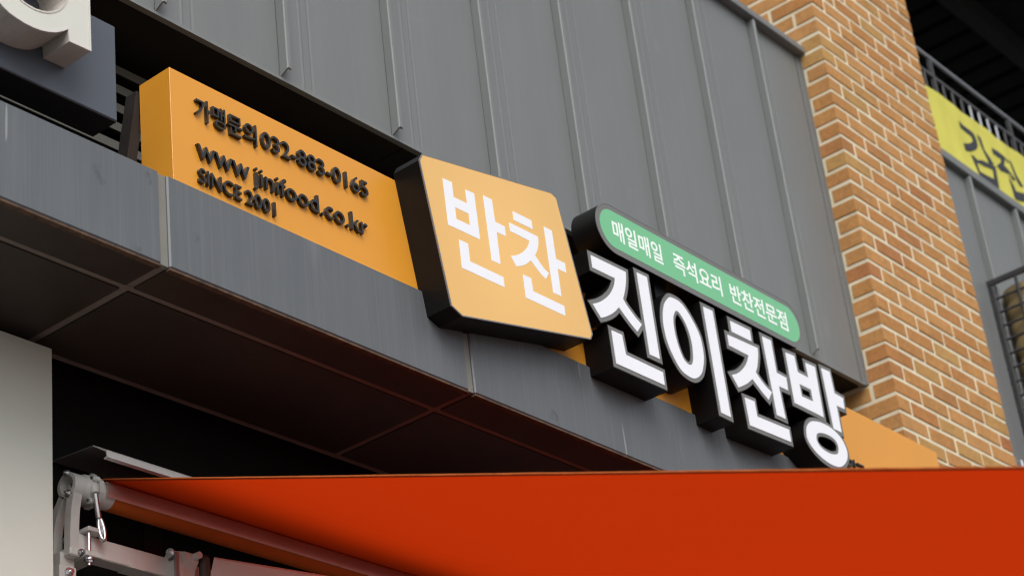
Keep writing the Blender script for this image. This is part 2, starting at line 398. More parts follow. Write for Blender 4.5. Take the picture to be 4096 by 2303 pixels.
BOXG = [('stroke', [(3.5492, 2.7233), (3.5844, 2.7253), (3.5854, 2.6823), (3.6376, 2.6836), (3.6357, 2.7240), (3.6713, 2.7259), (3.6738, 2.5921), (3.5517, 2.5895)], [[(3.5867, 2.6532), (3.6391, 2.6539), (3.6391, 2.6204), (3.5867, 2.6195)]]), ('stroke', [(3.7074, 2.7348), (3.7428, 2.7354), (3.7451, 2.6711), (3.7838, 2.6710), (3.7838, 2.6422), (3.7464, 2.6410), (3.7466, 2.5469), (3.7119, 2.5460)], []), ('stroke', [(3.5876, 2.5609), (3.6225, 2.5619), (3.6231, 2.5114), (3.7527, 2.5120), (3.7519, 2.4827), (3.5881, 2.4806)], []), ('stroke', [(3.8262, 2.7333), (3.9043, 2.7342), (3.9049, 2.7078), (3.8262, 2.7069)], []), ('stroke', [(3.8046, 2.6910), (3.9238, 2.6929), (3.9217, 2.6734), (3.9151, 2.6528), (3.8998, 2.6277), (3.9085, 2.6208), (3.9208, 2.6098), (3.9351, 2.5994), (3.9516, 2.5934), (3.9339, 2.5698), (3.9184, 2.5769), (3.8993, 2.5893), (3.8787, 2.6055), (3.8604, 2.5901), (3.8425, 2.5781), (3.8272, 2.5707), (3.8126, 2.5647), (3.7942, 2.5887), (3.8144, 2.5972), (3.8338, 2.6085), (3.8542, 2.6243), (3.8693, 2.6401), (3.8791, 2.6552), (3.8830, 2.6654), (3.8052, 2.6658)], []), ('stroke', [(3.9559, 2.7355), (3.9900, 2.7355), (3.9919, 2.6509), (4.0305, 2.6509), (4.0304, 2.6219), (3.9933, 2.6218), (3.9938, 2.5390), (3.9594, 2.5390)], []), ('stroke', [(3.8361, 2.5495), (3.8706, 2.5502), (3.8716, 2.5128), (4.0001, 2.5131), (3.9998, 2.4837), (3.8372, 2.4822)], [])]
BOXO = [(3.4792, 2.7653), (4.0104, 2.8614), (4.0326, 2.8539), (4.1117, 2.4664), (4.0998, 2.4479), (3.5692, 2.3409), (3.5302, 2.3568), (3.4652, 2.7428)]
BANNER = [[(7.6943, 4.8161), (7.7277, 4.8117), (7.7911, 4.8138), (7.8283, 4.8102), (7.8431, 4.7889), (7.8422, 4.7582), (7.8157, 4.7270), (7.7638, 4.6969), (7.7165, 4.6828), (7.7071, 4.7092), (7.7643, 4.7308), (7.8036, 4.7586), (7.7985, 4.7757), (7.7837, 4.7860), (7.7000, 4.7917)], [(7.8753, 4.8216), (7.9056, 4.8194), (7.9150, 4.7636), (7.9569, 4.7257), (7.9734, 4.7076), (7.9296, 4.6981), (7.9148, 4.7305), (7.8940, 4.7714)], [(7.9932, 4.7986), (8.0740, 4.8069), (8.1297, 4.7961), (8.1514, 4.7881), (8.0717, 4.7474), (8.0978, 4.7385), (8.1680, 4.7044), (8.1497, 4.6916), (8.0795, 4.7101), (8.0527, 4.7065), (8.0176, 4.7172), (8.0693, 4.7576), (8.0659, 4.7784), (7.9981, 4.7768)], [(8.1785, 4.8131), (8.2041, 4.8067), (8.2133, 4.7459), (8.2408, 4.7065), (8.2424, 4.6948), (8.2104, 4.6862), (8.1877, 4.7245)], [(8.1068, 4.6823), (8.1291, 4.6651), (8.1549, 4.6339), (8.2332, 4.6479), (8.2219, 4.6075), (8.1356, 4.5933)]]
BANNER_BOX = [[(7.7597, 4.6724), (7.9901, 4.7006), (7.9753, 4.5826), (7.7956, 4.5844)], [(7.7911, 4.6500), (7.9535, 4.6749), (7.9431, 4.6134), (7.8088, 4.6031)]]
QF = [(2.4143, 2.8700), (2.4179, 2.5856), (2.3630, 2.5840), (2.3599, 2.6148), (2.3442, 2.6015), (2.3253, 2.5892), (2.3065, 2.5815), (2.2862, 2.5764), (2.2660, 2.5742), (2.2461, 2.5744), (2.2262, 2.5770), (2.2081, 2.5812), (2.1933, 2.5878), (2.1835, 2.5951), (2.1654, 2.6170), (2.1580, 2.6500), (2.1580, 2.6900), (2.1680, 2.7300), (2.1900, 2.7620), (2.2250, 2.7840), (2.2700, 2.7920), (2.3150, 2.7830), (2.3600, 2.7580), (2.3605, 2.8700)]
QH = [(2.2311, 2.6282), (2.2427, 2.6233), (2.2561, 2.6208), (2.2729, 2.6200), (2.2898, 2.6227), (2.3068, 2.6287), (2.3223, 2.6378), (2.3361, 2.6499), (2.3466, 2.6642), (2.3538, 2.6785), (2.3565, 2.6900), (2.3520, 2.7150), (2.3350, 2.7400), (2.3050, 2.7520), (2.2700, 2.7450), (2.2420, 2.7220), (2.2250, 2.6900), (2.2190, 2.6600), (2.2220, 2.6420)]

YF, YS, YL, YK, YB = 2.862, 2.872, 2.785, 3.083, 2.974   # fascia, signboard, letter fronts, cladding, brick face
ZB, ZT = 2.199, 2.428                                     # fascia bottom and top
XC0, XC1 = 6.220, 7.108                                   # brick column

# ------------------------------------------------------------------ ground
g = obj('ground', ([(-150, -150, -EYE), (150, -150, -EYE), (150, 150, -EYE), (-150, 150, -EYE)], [(0, 1, 2, 3)]), 'paving'); g['kind'] = 'structure'

# ------------------------------------------------------------------ brick column
col = thing('brick_column', 'tan brick column with pale mortar joints rising between two grey metal wall panels', 'brick column', ((XC0 + XC1) / 2, YB + 0.45, -EYE))
DEP = 0.91
REC = 0.0030
obj('mortar_core', box(XC0 + REC, XC1 - REC, YB + REC, YB + DEP - REC, -EYE, 6.9), 'mortar', col)
BH, BL, BW, J, CO = 0.0538, 0.1868, 0.0868, 0.0132, 0.067
Z_REF = 2.933 - 0.005      # the middle of a bed joint at the corner
brick_cache = {}
def brick_shape(l, w_, h):
    k = (round(l, 3), round(w_, 3), random.randrange(5))
    if k not in brick_cache:
        V, F = box(-l / 2, l / 2, -w_ / 2, w_ / 2, -h / 2, h / 2, 0.0024)
        V = [tuple(c + random.uniform(-.0009, .0009) for c in v) for v in V]
        me = bpy.data.meshes.new('brick'); me.from_pydata(V, [], F); me.materials.append(MATS['brick_clay']); brick_cache[k] = me
    return brick_cache[k]
rest = []
def brick(x0, x1, y0, y1, z, own):
    x, y = (x0 + x1) / 2, (y0 + y1) / 2
    j = lambda s: random.uniform(-s, s)
    if own:
        o = bpy.data.objects.new('brick', brick_shape(x1 - x0, y1 - y0, BH)); C.objects.link(o); o.parent = col
        o.location = Vector((x + j(.0012), y + j(.0012), z + EYE + j(.001))) - wloc(col)
        o.rotation_euler = (j(.004), j(.006), j(.004))
    else:
        rest.append(box(x0, x1, y0, y1, z - BH / 2, z + BH / 2))
kk0 = int((-EYE + 0.05 - Z_REF) / CO)
for k in range(kk0, 59):
    z = Z_REF + (k + 0.5) * CO
    own = -2 <= k <= 34
    odd = k % 2
    # stretcher bond: the corner brick shows its long side on the front in one course and on the side face in the next
    L = [BL] * 4 + [0] if odd else [BW] + [BL] * 4
    x = XC0
    for i, l in enumerate(L):
        x1 = XC1 if i == 4 else x + l
        brick(x, x1, YB, YB + (BL if (i == 0 and not odd) else BW), z, own)
        x = x1 + J
    y = YB + (BW if odd else BL) + J
    while y < YB + DEP - 0.02:
        l = min(BL, YB + DEP - y)
        brick(XC0, XC0 + BW, y, y + l, z, own and (z > 4.40 or (2.6 < z < 3.2 and y < 3.4)))
        y += l + J
rv = join(*rest)
o = obj('brick_courses', rv, 'brick_clay', col); o['kind'] = 'stuff'

# ------------------------------------------------------------------ standing-seam wall left of the column
SEAM = 0.4255
Z0C, Z1C = 3.067, 4.470
def cladding(name, label, xs, x_lo, x_hi, z_lo, z_hi, loc):
    t = thing(name, label, 'wall', loc)
    edges = [x_lo] + [x for x in xs if x_lo < x < x_hi] + [x_hi]
    for i in range(len(edges) - 1):
        a_, b_ = edges[i] + 0.0015, edges[i + 1] - 0.0015
        n = 7
        # a sheet with faint pressed swages, so it is not dead flat
        prof = []
        wd = b_ - a_
        for u, dy in ((0, 0), (0.19, 0), (0.205, -0.0016), (0.22, 0), (0.27, 0), (0.285, 0.0014), (0.30, 0), (0.6, -0.0012), (1, 0)):
            prof.append((a_ + u * wd, YK + dy))
        V, F = [], []
        zs = [z_lo, z_lo + 0.05, (z_lo + z_hi) / 2, z_hi]
        for zz in zs:
            for (px, py) in prof: V.append((px, py, zz))
        m_ = len(prof)
        for r_ in range(len(zs) - 1):
            for q in range(m_ - 1): F.append((r_ * m_ + q, r_ * m_ + q + 1, (r_ + 1) * m_ + q + 1, (r_ + 1) * m_ + q))
        k = len(V)
        for zz in (z_lo, z_hi):
            V += [(a_, YK + 0.02, zz), (b_, YK + 0.02, zz)]
        F += [(k, k + 1, k + 3, k + 2), (0, m_ - 1, k + 1, k), ((len(zs) - 1) * m_, len(zs) * m_ - 1, k + 3, k + 2),
              tuple([q * m_ for q in range(len(zs))] + [k + 2, k]), tuple([q * m_ + m_ - 1 for q in range(len(zs))] + [k + 3, k + 1])]
        obj('panel', (V, F), 'zinc', t)
    for x in xs:
        if not (x_lo < x < x_hi): continue
        # folded seam: a thin upstand whose lip turns over to the right, cut back at the foot
        pr = [(0.0, 0.0), (0.0, -0.026), (0.0025, -0.0295), (0.013, -0.0295), (0.0145, -0.027), (0.013, -0.0248), (0.0048, -0.0246), (0.0042, 0.0)]
        V = []; n = len(pr)
        for zz, dz in ((z_lo + 0.004, 1), (z_hi - 0.006, 0)):
            for (dx, dy) in pr: V.append((x + dx, YK - 0.0005 + dy, zz + (0.016 * (-dy / 0.03) if dz else 0)))
        F = [(i, (i + 1) % n, (i + 1) % n + n, i + n) for i in range(n)] + [tuple(range(n)), tuple(range(2 * n - 1, n - 1, -1))]
        obj('seam', (V, F), 'zinc_seam', t)
    return t
seams = [3.305 + SEAM * i for i in range(-6, 7)]
cl = cladding('metal_wall', 'grey standing seam metal wall above the signs, left of the brick column', seams, 0.6, XC0 - 0.032, Z0C, Z1C, (3.4, YK, Z0C))
obj('end_trim', join(box(XC0 - 0.0295, XC0 - 0.004, YK - 0.003, YK + 0.02, Z0C - 0.004, Z1C - 0.0005)), 'zinc', cl)
obj('sealant', box(XC0 - 0.0037, XC0 + 0.0028, YK - 0.0115, YK + 0.02, Z0C - 0.003, Z1C - 0.0005), 'sealant', cl)
obj('cap_flashing', box(0.6, XC0 - 0.0005, YK - 0.036, YK + 0.16, Z1C, Z1C + 0.030, 0.003), 'zinc', cl)
obj('drip_edge', box(0.6, XC0 - 0.016, YK - 0.0035, YK + 0.012, Z0C - 0.006, Z0C + 0.003), 'zinc_seam', cl)
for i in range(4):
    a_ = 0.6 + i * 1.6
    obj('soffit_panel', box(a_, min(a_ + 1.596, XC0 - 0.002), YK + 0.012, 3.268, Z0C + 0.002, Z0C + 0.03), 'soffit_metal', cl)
obj('backing', box(0.6, XC0 - 0.003, YK + 0.021, YK + 0.15, Z0C + 0.032, Z1C - 0.002), 'plain_wall', cl)

up_ = thing('sky_block_wall', 'unseen grey upper storey wall, added above the metal parapet to block skylight', 'wall', (3.4, 4.0, 4.3))  # unseen wall added to cut the skylight reaching the awning
obj('wall_face', box(-2.0, XC0 - 0.003, YB + DEP + 0.02, YB + DEP + 0.3, 4.0, 9.0), 'plain_wall', up_)
obj('terrace_floor', box(0.6, XC0 - 0.003, YK + 0.161, YB + DEP + 0.019, 4.30, 4.36), 'plain_wall', up_)

# louvre screen behind the signs, between canopy and wall
lv = thing('louver_screen', 'dark horizontal louvre screen in the gap behind the signboards', 'louvre', (3.4, 3.3, ZT))
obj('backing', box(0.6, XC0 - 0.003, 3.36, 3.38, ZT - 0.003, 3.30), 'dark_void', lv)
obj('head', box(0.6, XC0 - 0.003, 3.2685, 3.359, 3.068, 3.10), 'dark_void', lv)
z = 2.445
while z < 3.03:
    obj('slat', prism_x([(3.270, z), (3.273, z), (3.273, z + 0.021), (3.345, z + 0.052), (3.345, z + 0.055), (3.270, z + 0.024)], 0.6, XC0 - 0.004), 'louver', lv)
    z += 0.056
# frame strut that props the orange board
st = tag(obj('steel_strut', ([(2.664, 2.975, 2.4245), (2.692, 2.975, 2.4245), (2.742, 2.975, 2.712), (2.714, 2.975, 2.712), (2.664, 3.010, 2.4245), (2.692, 3.010, 2.4245), (2.742, 3.010, 2.712), (2.714, 3.010, 2.712)],
    [(0, 1, 2, 3), (7, 6, 5, 4), (0, 4, 5, 1), (1, 5, 6, 2), (2, 6, 7, 3), (3, 7, 4, 0)]), 'dark_steel'), 'leaning dark steel strut behind the left end of the orange board', 'strut')

# ------------------------------------------------------------------ canopy: fascia, joints, soffit
ca = thing('canopy', 'long grey metal canopy with sealed joints carrying the shop signs', 'canopy', (3.4, 3.0, ZB))
JX = [0.69, 1.685, 2.680, 3.675, 5.665]
fe = [-0.3] + JX + [XC0 - 0.003]
for i in range(len(fe) - 1):
    a_, b_ = fe[i] + 0.012, fe[i + 1] - 0.012
    if i == 0: a_ = fe[0]
    if i == len(fe) - 2: b_ = fe[-1]
    obj('fascia_panel', box(a_, b_, YF, YF + 0.03, ZB, ZT, 0.0035), 'fascia', ca)
    obj('rust_edge', box(a_, b_, YF + 0.0015, YF + 0.016, ZB - 0.0055, ZB - 0.0005), 'rust_edge', ca)
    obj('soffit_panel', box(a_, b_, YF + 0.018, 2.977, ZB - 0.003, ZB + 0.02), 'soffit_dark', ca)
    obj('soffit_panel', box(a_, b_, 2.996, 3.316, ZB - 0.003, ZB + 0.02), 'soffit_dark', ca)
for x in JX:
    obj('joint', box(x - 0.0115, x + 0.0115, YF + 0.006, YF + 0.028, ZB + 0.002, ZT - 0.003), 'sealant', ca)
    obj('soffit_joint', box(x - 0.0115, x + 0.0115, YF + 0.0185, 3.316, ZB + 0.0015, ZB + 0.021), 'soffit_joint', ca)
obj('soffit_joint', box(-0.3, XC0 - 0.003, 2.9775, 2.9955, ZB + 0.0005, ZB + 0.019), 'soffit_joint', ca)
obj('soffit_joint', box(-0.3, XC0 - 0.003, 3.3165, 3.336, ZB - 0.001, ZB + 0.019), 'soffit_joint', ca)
obj('top_plate', box(-0.3, XC0 - 0.003, YF + 0.031, 3.359, ZT - 0.026, ZT - 0.004), 'fascia', ca)
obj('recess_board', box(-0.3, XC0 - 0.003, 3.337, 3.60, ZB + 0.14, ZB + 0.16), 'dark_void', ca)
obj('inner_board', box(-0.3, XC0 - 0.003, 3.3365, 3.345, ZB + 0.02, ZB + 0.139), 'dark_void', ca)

# shop walls under the canopy
ws = thing('recess_wall', 'black wall in the shaded recess behind the awning gear', 'wall', (4.5, 3.5, -EYE))
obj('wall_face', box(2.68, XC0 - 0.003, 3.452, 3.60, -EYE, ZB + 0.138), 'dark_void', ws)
obj('wall_strap', box(3.130, 3.185, 3.4485, 3.4515, 1.55, 2.02), 'dark_steel', ws)
ww = thing('white_wall', 'plain white rendered wall end beside the awning bracket', 'wall', (1.2, 3.3, -EYE))
obj('wall_face', box(-0.3, 2.713, 3.270, 3.448, -EYE, 2.178, 0.002), 'white_wall', ww)

# ------------------------------------------------------------------ orange signboard with raised black lettering
sb = thing('orange_signboard', 'long orange signboard with raised black phone number and web address', 'signboard', (4.4, YS + 0.05, ZT))
obj('board', box(2.720, 6.212, YS, YS + 0.10, ZT - 0.001, 2.727, 0.0009), 'orange_paint', sb)
yf, yb = 2.8625, YS + 0.0005
word('가맹문의', 2.788, 2.978, 2.617, 2.675, yf, yb, 'black_letter', sb, off=0.004)
word('032-883-0165', 2.994, 3.354, 2.626, 2.6705, yf, yb, 'black_letter', sb, off=0.002, ref='0')
word('www', 2.788, 2.948, 2.5125, 2.549, yf, yb, 'black_letter', sb, off=0.002, ref='w')
word('jinifood.co.kr', 2.962, 3.340, 2.514, 2.562, yf, yb, 'black_letter', sb, off=0.002, ref='k')
word('SINCE', 2.790, 2.919, 2.450, 2.487, yf, yb, 'black_letter', sb, off=0.004, ref='N')
word('2001', 2.932, 3.026, 2.450, 2.487, yf, yb, 'black_letter', sb, off=0.004, ref='0')
word('리고', 5.546, 5.652, 2.474, 2.529, yf, yb, 'black_letter', sb, off=0.012)

# ------------------------------------------------------------------ tilted light box
lb = thing('light_box_sign', 'tilted orange light box sign in a black case with white syllables', 'light box', (3.78, 2.83, 2.35))
obj('case', prism(BOXO, YL, YS - 0.0008), 'black_can', lb)
obj('trim', prism(grow(BOXO, 0.0012), YL - 0.0012, YL + 0.002, [grow(BOXO, -0.0022)]), 'edge_trim', lb)
fc = obj('face', prism(grow(BOXO, -0.0024), YL - 0.0006, YL + 0.0004), 'orange_face', lb)
for i, (nm, p, h) in enumerate(BOXG):
    obj('stroke', prism(smooth_mixed(p), YL - 0.0013, YL - 0.0007, h), 'white_face', fc)

# ------------------------------------------------------------------ channel letters
def channel(name, label, strokes):
    xs = [p[0] for s in strokes for p in s[1]]; zs = [p[1] for s in strokes for p in s[1]]
    t = thing(name, label, 'sign letter', ((min(xs) + max(xs)) / 2, 2.83, min(zs)), 'white channel letters in a row')
    for i, (nm, p, holes) in enumerate(strokes):
        if nm == 'ring':
            p = smooth_loop(p); holes = [smooth_loop(h) for h in holes]
        else: p = smooth_mixed(p)
        d = i * 0.0003
        body = obj('stroke', prism(grow(p, 0.0145), YL + 0.0006 + d, YS - 0.0008 - d, [grow(h, -0.0125) for h in holes]), 'black_can', t)
        obj('rim', prism(grow(p, 0.0122), YL - 0.0004 + d, YL + 0.0022 + d, [grow(h, -0.0102) for h in holes]), 'grey_rim', body)
        obj('face', prism(p, YL - 0.0016, YL + 0.0012 + d, holes), 'white_face', body)
channel('channel_letter', 'white channel letter with slanting legs and an angled foot, nearest the light box', JIN)
channel('channel_letter', 'white channel letter made of a tall narrow ring and one upright', I)
channel('channel_letter', 'white channel letter with a short cap stroke, slanting legs and an angled foot', CHAN)
channel('channel_letter', 'white channel letter with a square frame above a lying ring', BANG)

# ------------------------------------------------------------------ green pill sign
zc, rr = 2.850, 0.0785
xl, xr = 4.208 + rr, 5.262 - rr
def pill(r): return arc(xr, zc, r, -90, 90, 24) + arc(xl, zc, r, 90, 270, 24)
ps = thing('pill_sign', 'green pill shaped sign with small white lettering in a black case', 'sign', (4.73, 2.83, zc - rr))
obj('case', prism(pill(rr), YL, YS - 0.0008), 'black_can', ps)
obj('trim', prism(pill(rr + 0.0006), YL - 0.0012, YL + 0.001, [pill(rr - 0.0012)]), 'edge_trim', ps)
obj('rim', prism(pill(rr - 0.0014), YL - 0.0006, YL + 0.0006), 'grey_rim', ps)
gf = obj('face', prism(pill(rr - 0.0175), YL - 0.0012, YL), 'green_face', ps)
for tx, x0, x1 in (('매일매일', 4.283, 4.518), ('즉석요리', 4.573, 4.818), ('반찬전문점', 4.864, 5.176)):
    word(tx, x0, x1, 2.8175, 2.884, YL - 0.0016, YL - 0.0013, 'white_print', gf, off=0.016)
obj('bracket', box(4.5, 4.56, YL + 0.03, YS + 0.06, zc - rr - 0.055, zc - rr + 0.01), 'black_can', ps)
obj('bracket', box(4.98, 5.04, YL + 0.03, YS + 0.06, zc - rr - 0.055, zc - rr + 0.01), 'black_can', ps)

# ------------------------------------------------------------------ neighbouring sign at the left
nb = thing('slate_sign_box', 'slate grey sign box left of the orange board', 'sign box', (1.7, 2.91, 2.513))
obj('case', box(0.85, 2.562, 2.870, 2.948, 2.513, 2.760, 0.002), 'slate_box', nb)
obj('shade_plate', box(0.852, 2.560, 2.872, 2.947, 2.5105, 2.5128), 'dark_void', nb)  # near-black sheet that paints in the shade under the box
obj('support', box(2.20, 2.26, 2.900, 2.940, ZT - 0.004, 2.5102), 'dark_steel', nb)
obj('support', box(1.20, 1.26, 2.900, 2.940, ZT - 0.004, 2.5102), 'dark_steel', nb)
ql = thing('ivory_letter', 'ivory channel letter with round bowl and stem on the slate box', 'sign letter', (2.3, 2.83, 2.574))
obj('body', prism(grow(QF, 0.001), YL + 0.003, 2.8692, [grow(QH, -0.001)]), 'ivory_side', ql)
obj('edge_trim', prism(grow(QF, 0.0018), YL, YL + 0.004, [grow(QF, -0.0025)]), 'white_metal', ql)
obj('face', prism(grow(QF, -0.0027), YL + 0.0012, YL + 0.0028, [grow(QH, 0.0022)]), 'ivory_letter', ql)
obj('edge_trim', prism(grow(QH, 0.0020), YL, YL + 0.004, [grow(QH, -0.0022)]), 'ivory_side', ql)

# ------------------------------------------------------------------ right of the column
cr = cladding('metal_wall', 'grey standing seam metal wall under the yellow banner, right of the brick column', [7.108 + 0.425 + SEAM * i for i in range(-1, 8)], XC1 + 0.003, 11.0, -EYE, 4.452, (9.0, YK, -EYE))
obj('cap_flashing', box(XC1 + 0.003, 11.0, YK - 0.030, YK + 0.16, 4.453, 4.497, 0.003), 'zinc', cr)
obj('backing', box(XC1 + 0.003, 11.0, YK + 0.021, YK + 0.15, -EYE, 4.4525), 'plain_wall', cr)
rl = thing('balcony_railing', 'metal balcony railing above the yellow banner', 'railing', (9.0, 3.15, 4.497))
obj('handrail', tube([(XC1 + 0.003, 3.15, 5.156), (11.0, 3.15, 5.156)], 0.0095, 12), 'rail_metal', rl, True)
obj('middle_rail', box(XC1 + 0.003, 11.0, 3.144, 3.156, 5.042, 5.056), 'rail_dark', rl)
obj('bottom_rail', box(XC1 + 0.003, 11.0, 3.144, 3.156, 4.560, 4.574), 'rail_dark', rl)
x = 7.545
i = 0
while x < 11:
    if i % 9 == 1: obj('post', box(x - 0.0085, x + 0.0085, 3.1415, 3.1585, 4.496, 5.1475), 'rail_dark', rl)
    else: obj('baluster', tube([(x, 3.15, 4.575), (x, 3.15, 5.0415)], 0.0055, 8), 'rail_metal' if i % 9 in (5, 6, 7, 8) else 'rail_dark', rl, True)
    x += 0.0845; i += 1
# banner
bn = thing('yellow_banner', 'yellow cloth banner with black brush lettering tied along the balcony railing', 'banner', (9.0, 3.10, 4.5))
V, F = [], []
nx, nz = 180, 14
def sag(u, v): return 0.0075 * math.sin(u * 8 + 5 * v) * (1 - v) + 0.0030 * math.sin(u * 17 + 7.5 * v) + 0.0015 * math.sin(u * 41 - 3 * v)
for i in range(nx + 1):
    for j in range(nz + 1):
        u, v = i / nx, j / nz
        xx = XC1 + 0.02 + 3.8 * u
        V.append((xx, 3.110 + sag(xx, v), 4.512 + (0.393 - 0.0) * v + 0.008 * math.sin(xx * 5.0) * (1 - v)))
for i in range(nx):
    for j in range(nz):
        a_ = i * (nz + 1) + j
        F.append((a_, a_ + nz + 1, a_ + nz + 2, a_ + 1))
k = len(V); n0 = len(F)
V += [(v[0], v[1] + 0.0012, v[2]) for v in V]
F += [tuple(q + k for q in reversed(f)) for f in F]
cloth = obj('cloth', (V, F), 'yellow_cloth', bn, True)
def printed(vf):
    return [(v[0], 3.110 + sag(v[0], (v[2] - 4.512) / 0.393) - (0.0022 if v[1] < 3.0985 else 0.0018), v[2]) for v in vf[0]], vf[1]
for p in BANNER: obj('brush_stroke', printed(prism(smooth_mixed(grow(p, 0.003)), 3.098, 3.099)), 'banner_print', cloth)
obj('brush_stroke', printed(prism(smooth_loop(grow(BANNER_BOX[0], 0.002), 1), 3.098, 3.099, [grow(BANNER_BOX[1], -0.003)])), 'banner_print', cloth)
for xx in (7.3, 8.6, 9.9): obj('tie', tube([(xx, 3.105, 4.90), (xx, 3.16, 4.93), (xx, 3.15, 5.04)], 0.003, 6), 'yellow_cloth', bn)
# balcony ceiling and back wall
bc = thing('balcony_ceiling', 'black slatted ceiling over the balcony', 'ceiling', (9.5, 5.0, 6.5))
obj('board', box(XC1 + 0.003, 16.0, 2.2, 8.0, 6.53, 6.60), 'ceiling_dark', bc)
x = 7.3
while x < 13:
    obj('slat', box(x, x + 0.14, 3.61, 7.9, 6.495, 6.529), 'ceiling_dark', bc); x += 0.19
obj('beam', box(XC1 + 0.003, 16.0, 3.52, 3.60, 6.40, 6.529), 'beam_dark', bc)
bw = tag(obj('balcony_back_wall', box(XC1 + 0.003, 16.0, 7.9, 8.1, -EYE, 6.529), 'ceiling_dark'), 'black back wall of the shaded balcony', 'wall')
# cage with ducts
cg = thing('steel_cage', 'black steel grid cage bolted to the metal wall beside the brick column', 'cage', (7.6, 2.9, 2.4))
XG = 7.51
def bar(y0, y1, z0, z1): return box(XG - 0.008, XG + 0.008, y0, y1, z0, z1, 0.002)
obj('top_bar', bar(2.62, YK - 0.0005, 3.905, 3.930), 'cage_steel', cg)
obj('bottom_bar', bar(2.62, YK - 0.0005, 2.40, 2.425), 'cage_steel', cg)
for y in (3.058, 2.948, 2.838, 2.728, 2.62):
    obj('upright', box(XG - 0.0065, XG + 0.0065, y, y + (0.022 if y > 3 else 0.013), 2.4255, 3.9045, 0.002), 'cage_steel', cg)
z = 3.84
while z > 2.45:
    obj('grid_bar', tube([(XG, 2.634, z), (XG, YK - 0.001, z)], 0.0060, 8), 'cage_steel', cg, True); z -= 0.0635
obj('front_frame', box(XG + 0.0085, 8.3, 2.62, 2.645, 3.905, 3.930), 'cage_steel', cg)
obj('front_frame', box(XG + 0.0085, 8.3, 2.62, 2.645, 2.40, 2.425), 'cage_steel', cg)
obj('end_frame', box(8.28, 8.3, 2.6455, YK - 0.001, 2.40, 2.425), 'cage_steel', cg)
obj('floor_plate', box(XG + 0.0085, 8.279, 2.6455, YK - 0.001, 2.404, 2.41), 'cage_steel', cg)
pts = []; rs = []
zz = 2.411
while zz < 3.885:
    pts.append((7.640, 2.965, zz)); rs.append(0.100 + 0.012 * abs(math.sin(zz * math.pi / 0.085)) ** 0.7); zz += 0.0085
tag(obj('flexible_duct', tube(pts, rs, 28), 'beige_duct', None, True), 'beige ribbed flexible duct standing inside the black cage', 'duct')
tag(obj('grey_bracket', join(box(7.30, 7.36, 3.03, YK - 0.001, 2.98, 3.05, 0.004), box(7.32, 7.34, 3.0, 3.029, 2.995, 3.035, 0.003)), 'rail_metal'), 'small grey bracket on the metal wall low beside the brick column', 'bracket')

# ------------------------------------------------------------------ retractable awning
aw = thing('awning', 'red orange retractable awning with white gear and folding arm under the canopy', 'awning', (4.5, 3.34, 1.75))
AX, CY, CZ = 2.905, 3.345, 1.902
X_END = 6.10
sl = math.tan(math.radians(19.09))
fy0, fz0 = 3.352, 1.9425
fab_y1 = 0.80
zf = lambda y: fz0 - (fy0 - y) * sl
V, F = [], []
nx, ny = 24, 40
for i in range(nx + 1):
    for j in range(ny + 1):
        u, v = i / nx, j / ny
        y = fy0 + (fab_y1 - fy0) * v
        V.append((AX + 0.012 + (X_END - AX - 0.012) * u, y, zf(y) - 0.055 * math.sin(math.pi * v) * math.sin(math.pi * min(1, u)) ** 0.8 + 0.004 * math.sin(u * 19 + v * 3) * math.sin(math.pi * v) * min(1, u * 6)))
for i in range(nx):
    for j in range(ny):
        a_ = i * (ny + 1) + j; F.append((a_, a_ + 1, a_ + ny + 2, a_ + ny + 1))
obj('fabric', (V, F), 'awning_fabric', aw, True)
hem = [(AX, fy0, zf(fy0)), (AX + 0.0118, fy0, zf(fy0)), (AX, fab_y1, zf(fab_y1)), (AX + 0.0118, fab_y1, zf(fab_y1))]
obj('hem', ([(p[0], p[1], p[2] + 0.0015) for p in hem] + [(p[0], p[1], p[2] - 0.0012) for p in hem], [(0, 1, 3, 2), (4, 6, 7, 5), (0, 2, 6, 4), (1, 5, 7, 3), (0, 4, 5, 1), (2, 3, 7, 6)]), 'awning_hem', aw)
V, F = [], []
for i in range(61):
    y = fy0 + (fab_y1 - fy0) * i / 60; q = random.uniform(-.0005, .0005)
    V += [(AX - 0.0016, y, zf(y) - 0.0012 + q), (AX - 0.0003, y, zf(y) - 0.0014), (AX - 0.0003, y, zf(y) + 0.0018), (AX - 0.0016, y, zf(y) + 0.0015 + q)]
    if i:
        for k in range(4): F.append(((i - 1) * 4 + k, (i - 1) * 4 + (k + 1) % 4, i * 4 + (k + 1) % 4, i * 4 + k))
F += [(0, 1, 2, 3), (243, 242, 241, 240)]
obj('edge_binding', (V, F), 'binding', aw)
obj('front_bar', prism_x(arc(fab_y1 - 0.02, zf(fab_y1) - 0.005, 0.03, 0, 345, 14), AX - 0.02, X_END + 0.02), 'white_metal', aw, True)
obj('fabric_roll', tube([(AX + 0.024, CY, CZ), (X_END, CY, CZ)], 0.0315, 28), 'roll_cloth', aw, True)
obj('roller_end', tube([(AX - 0.03, CY, CZ), (AX + 0.0235, CY, CZ)], 0.0305, 24), 'white_metal', aw, True)
# metal profile wrapping the upper front of the roll
vd = Vector((0.869, 0.495)); up = Vector((-0.495, 0.869)); prof = []
for r_, seq in ((0.0365, range(0, 9)), (0.0335, range(8, -1, -1))):
    for q in seq:
        ph = math.radians(2 + 62 * q / 8)
        p = Vector((CY, CZ)) + (-vd * math.cos(ph) + up * math.sin(ph)) * r_
        prof.append((p.x, p.y))
obj('roller_profile', prism_x(prof, AX - 0.006, X_END), 'satin_metal', aw, True)
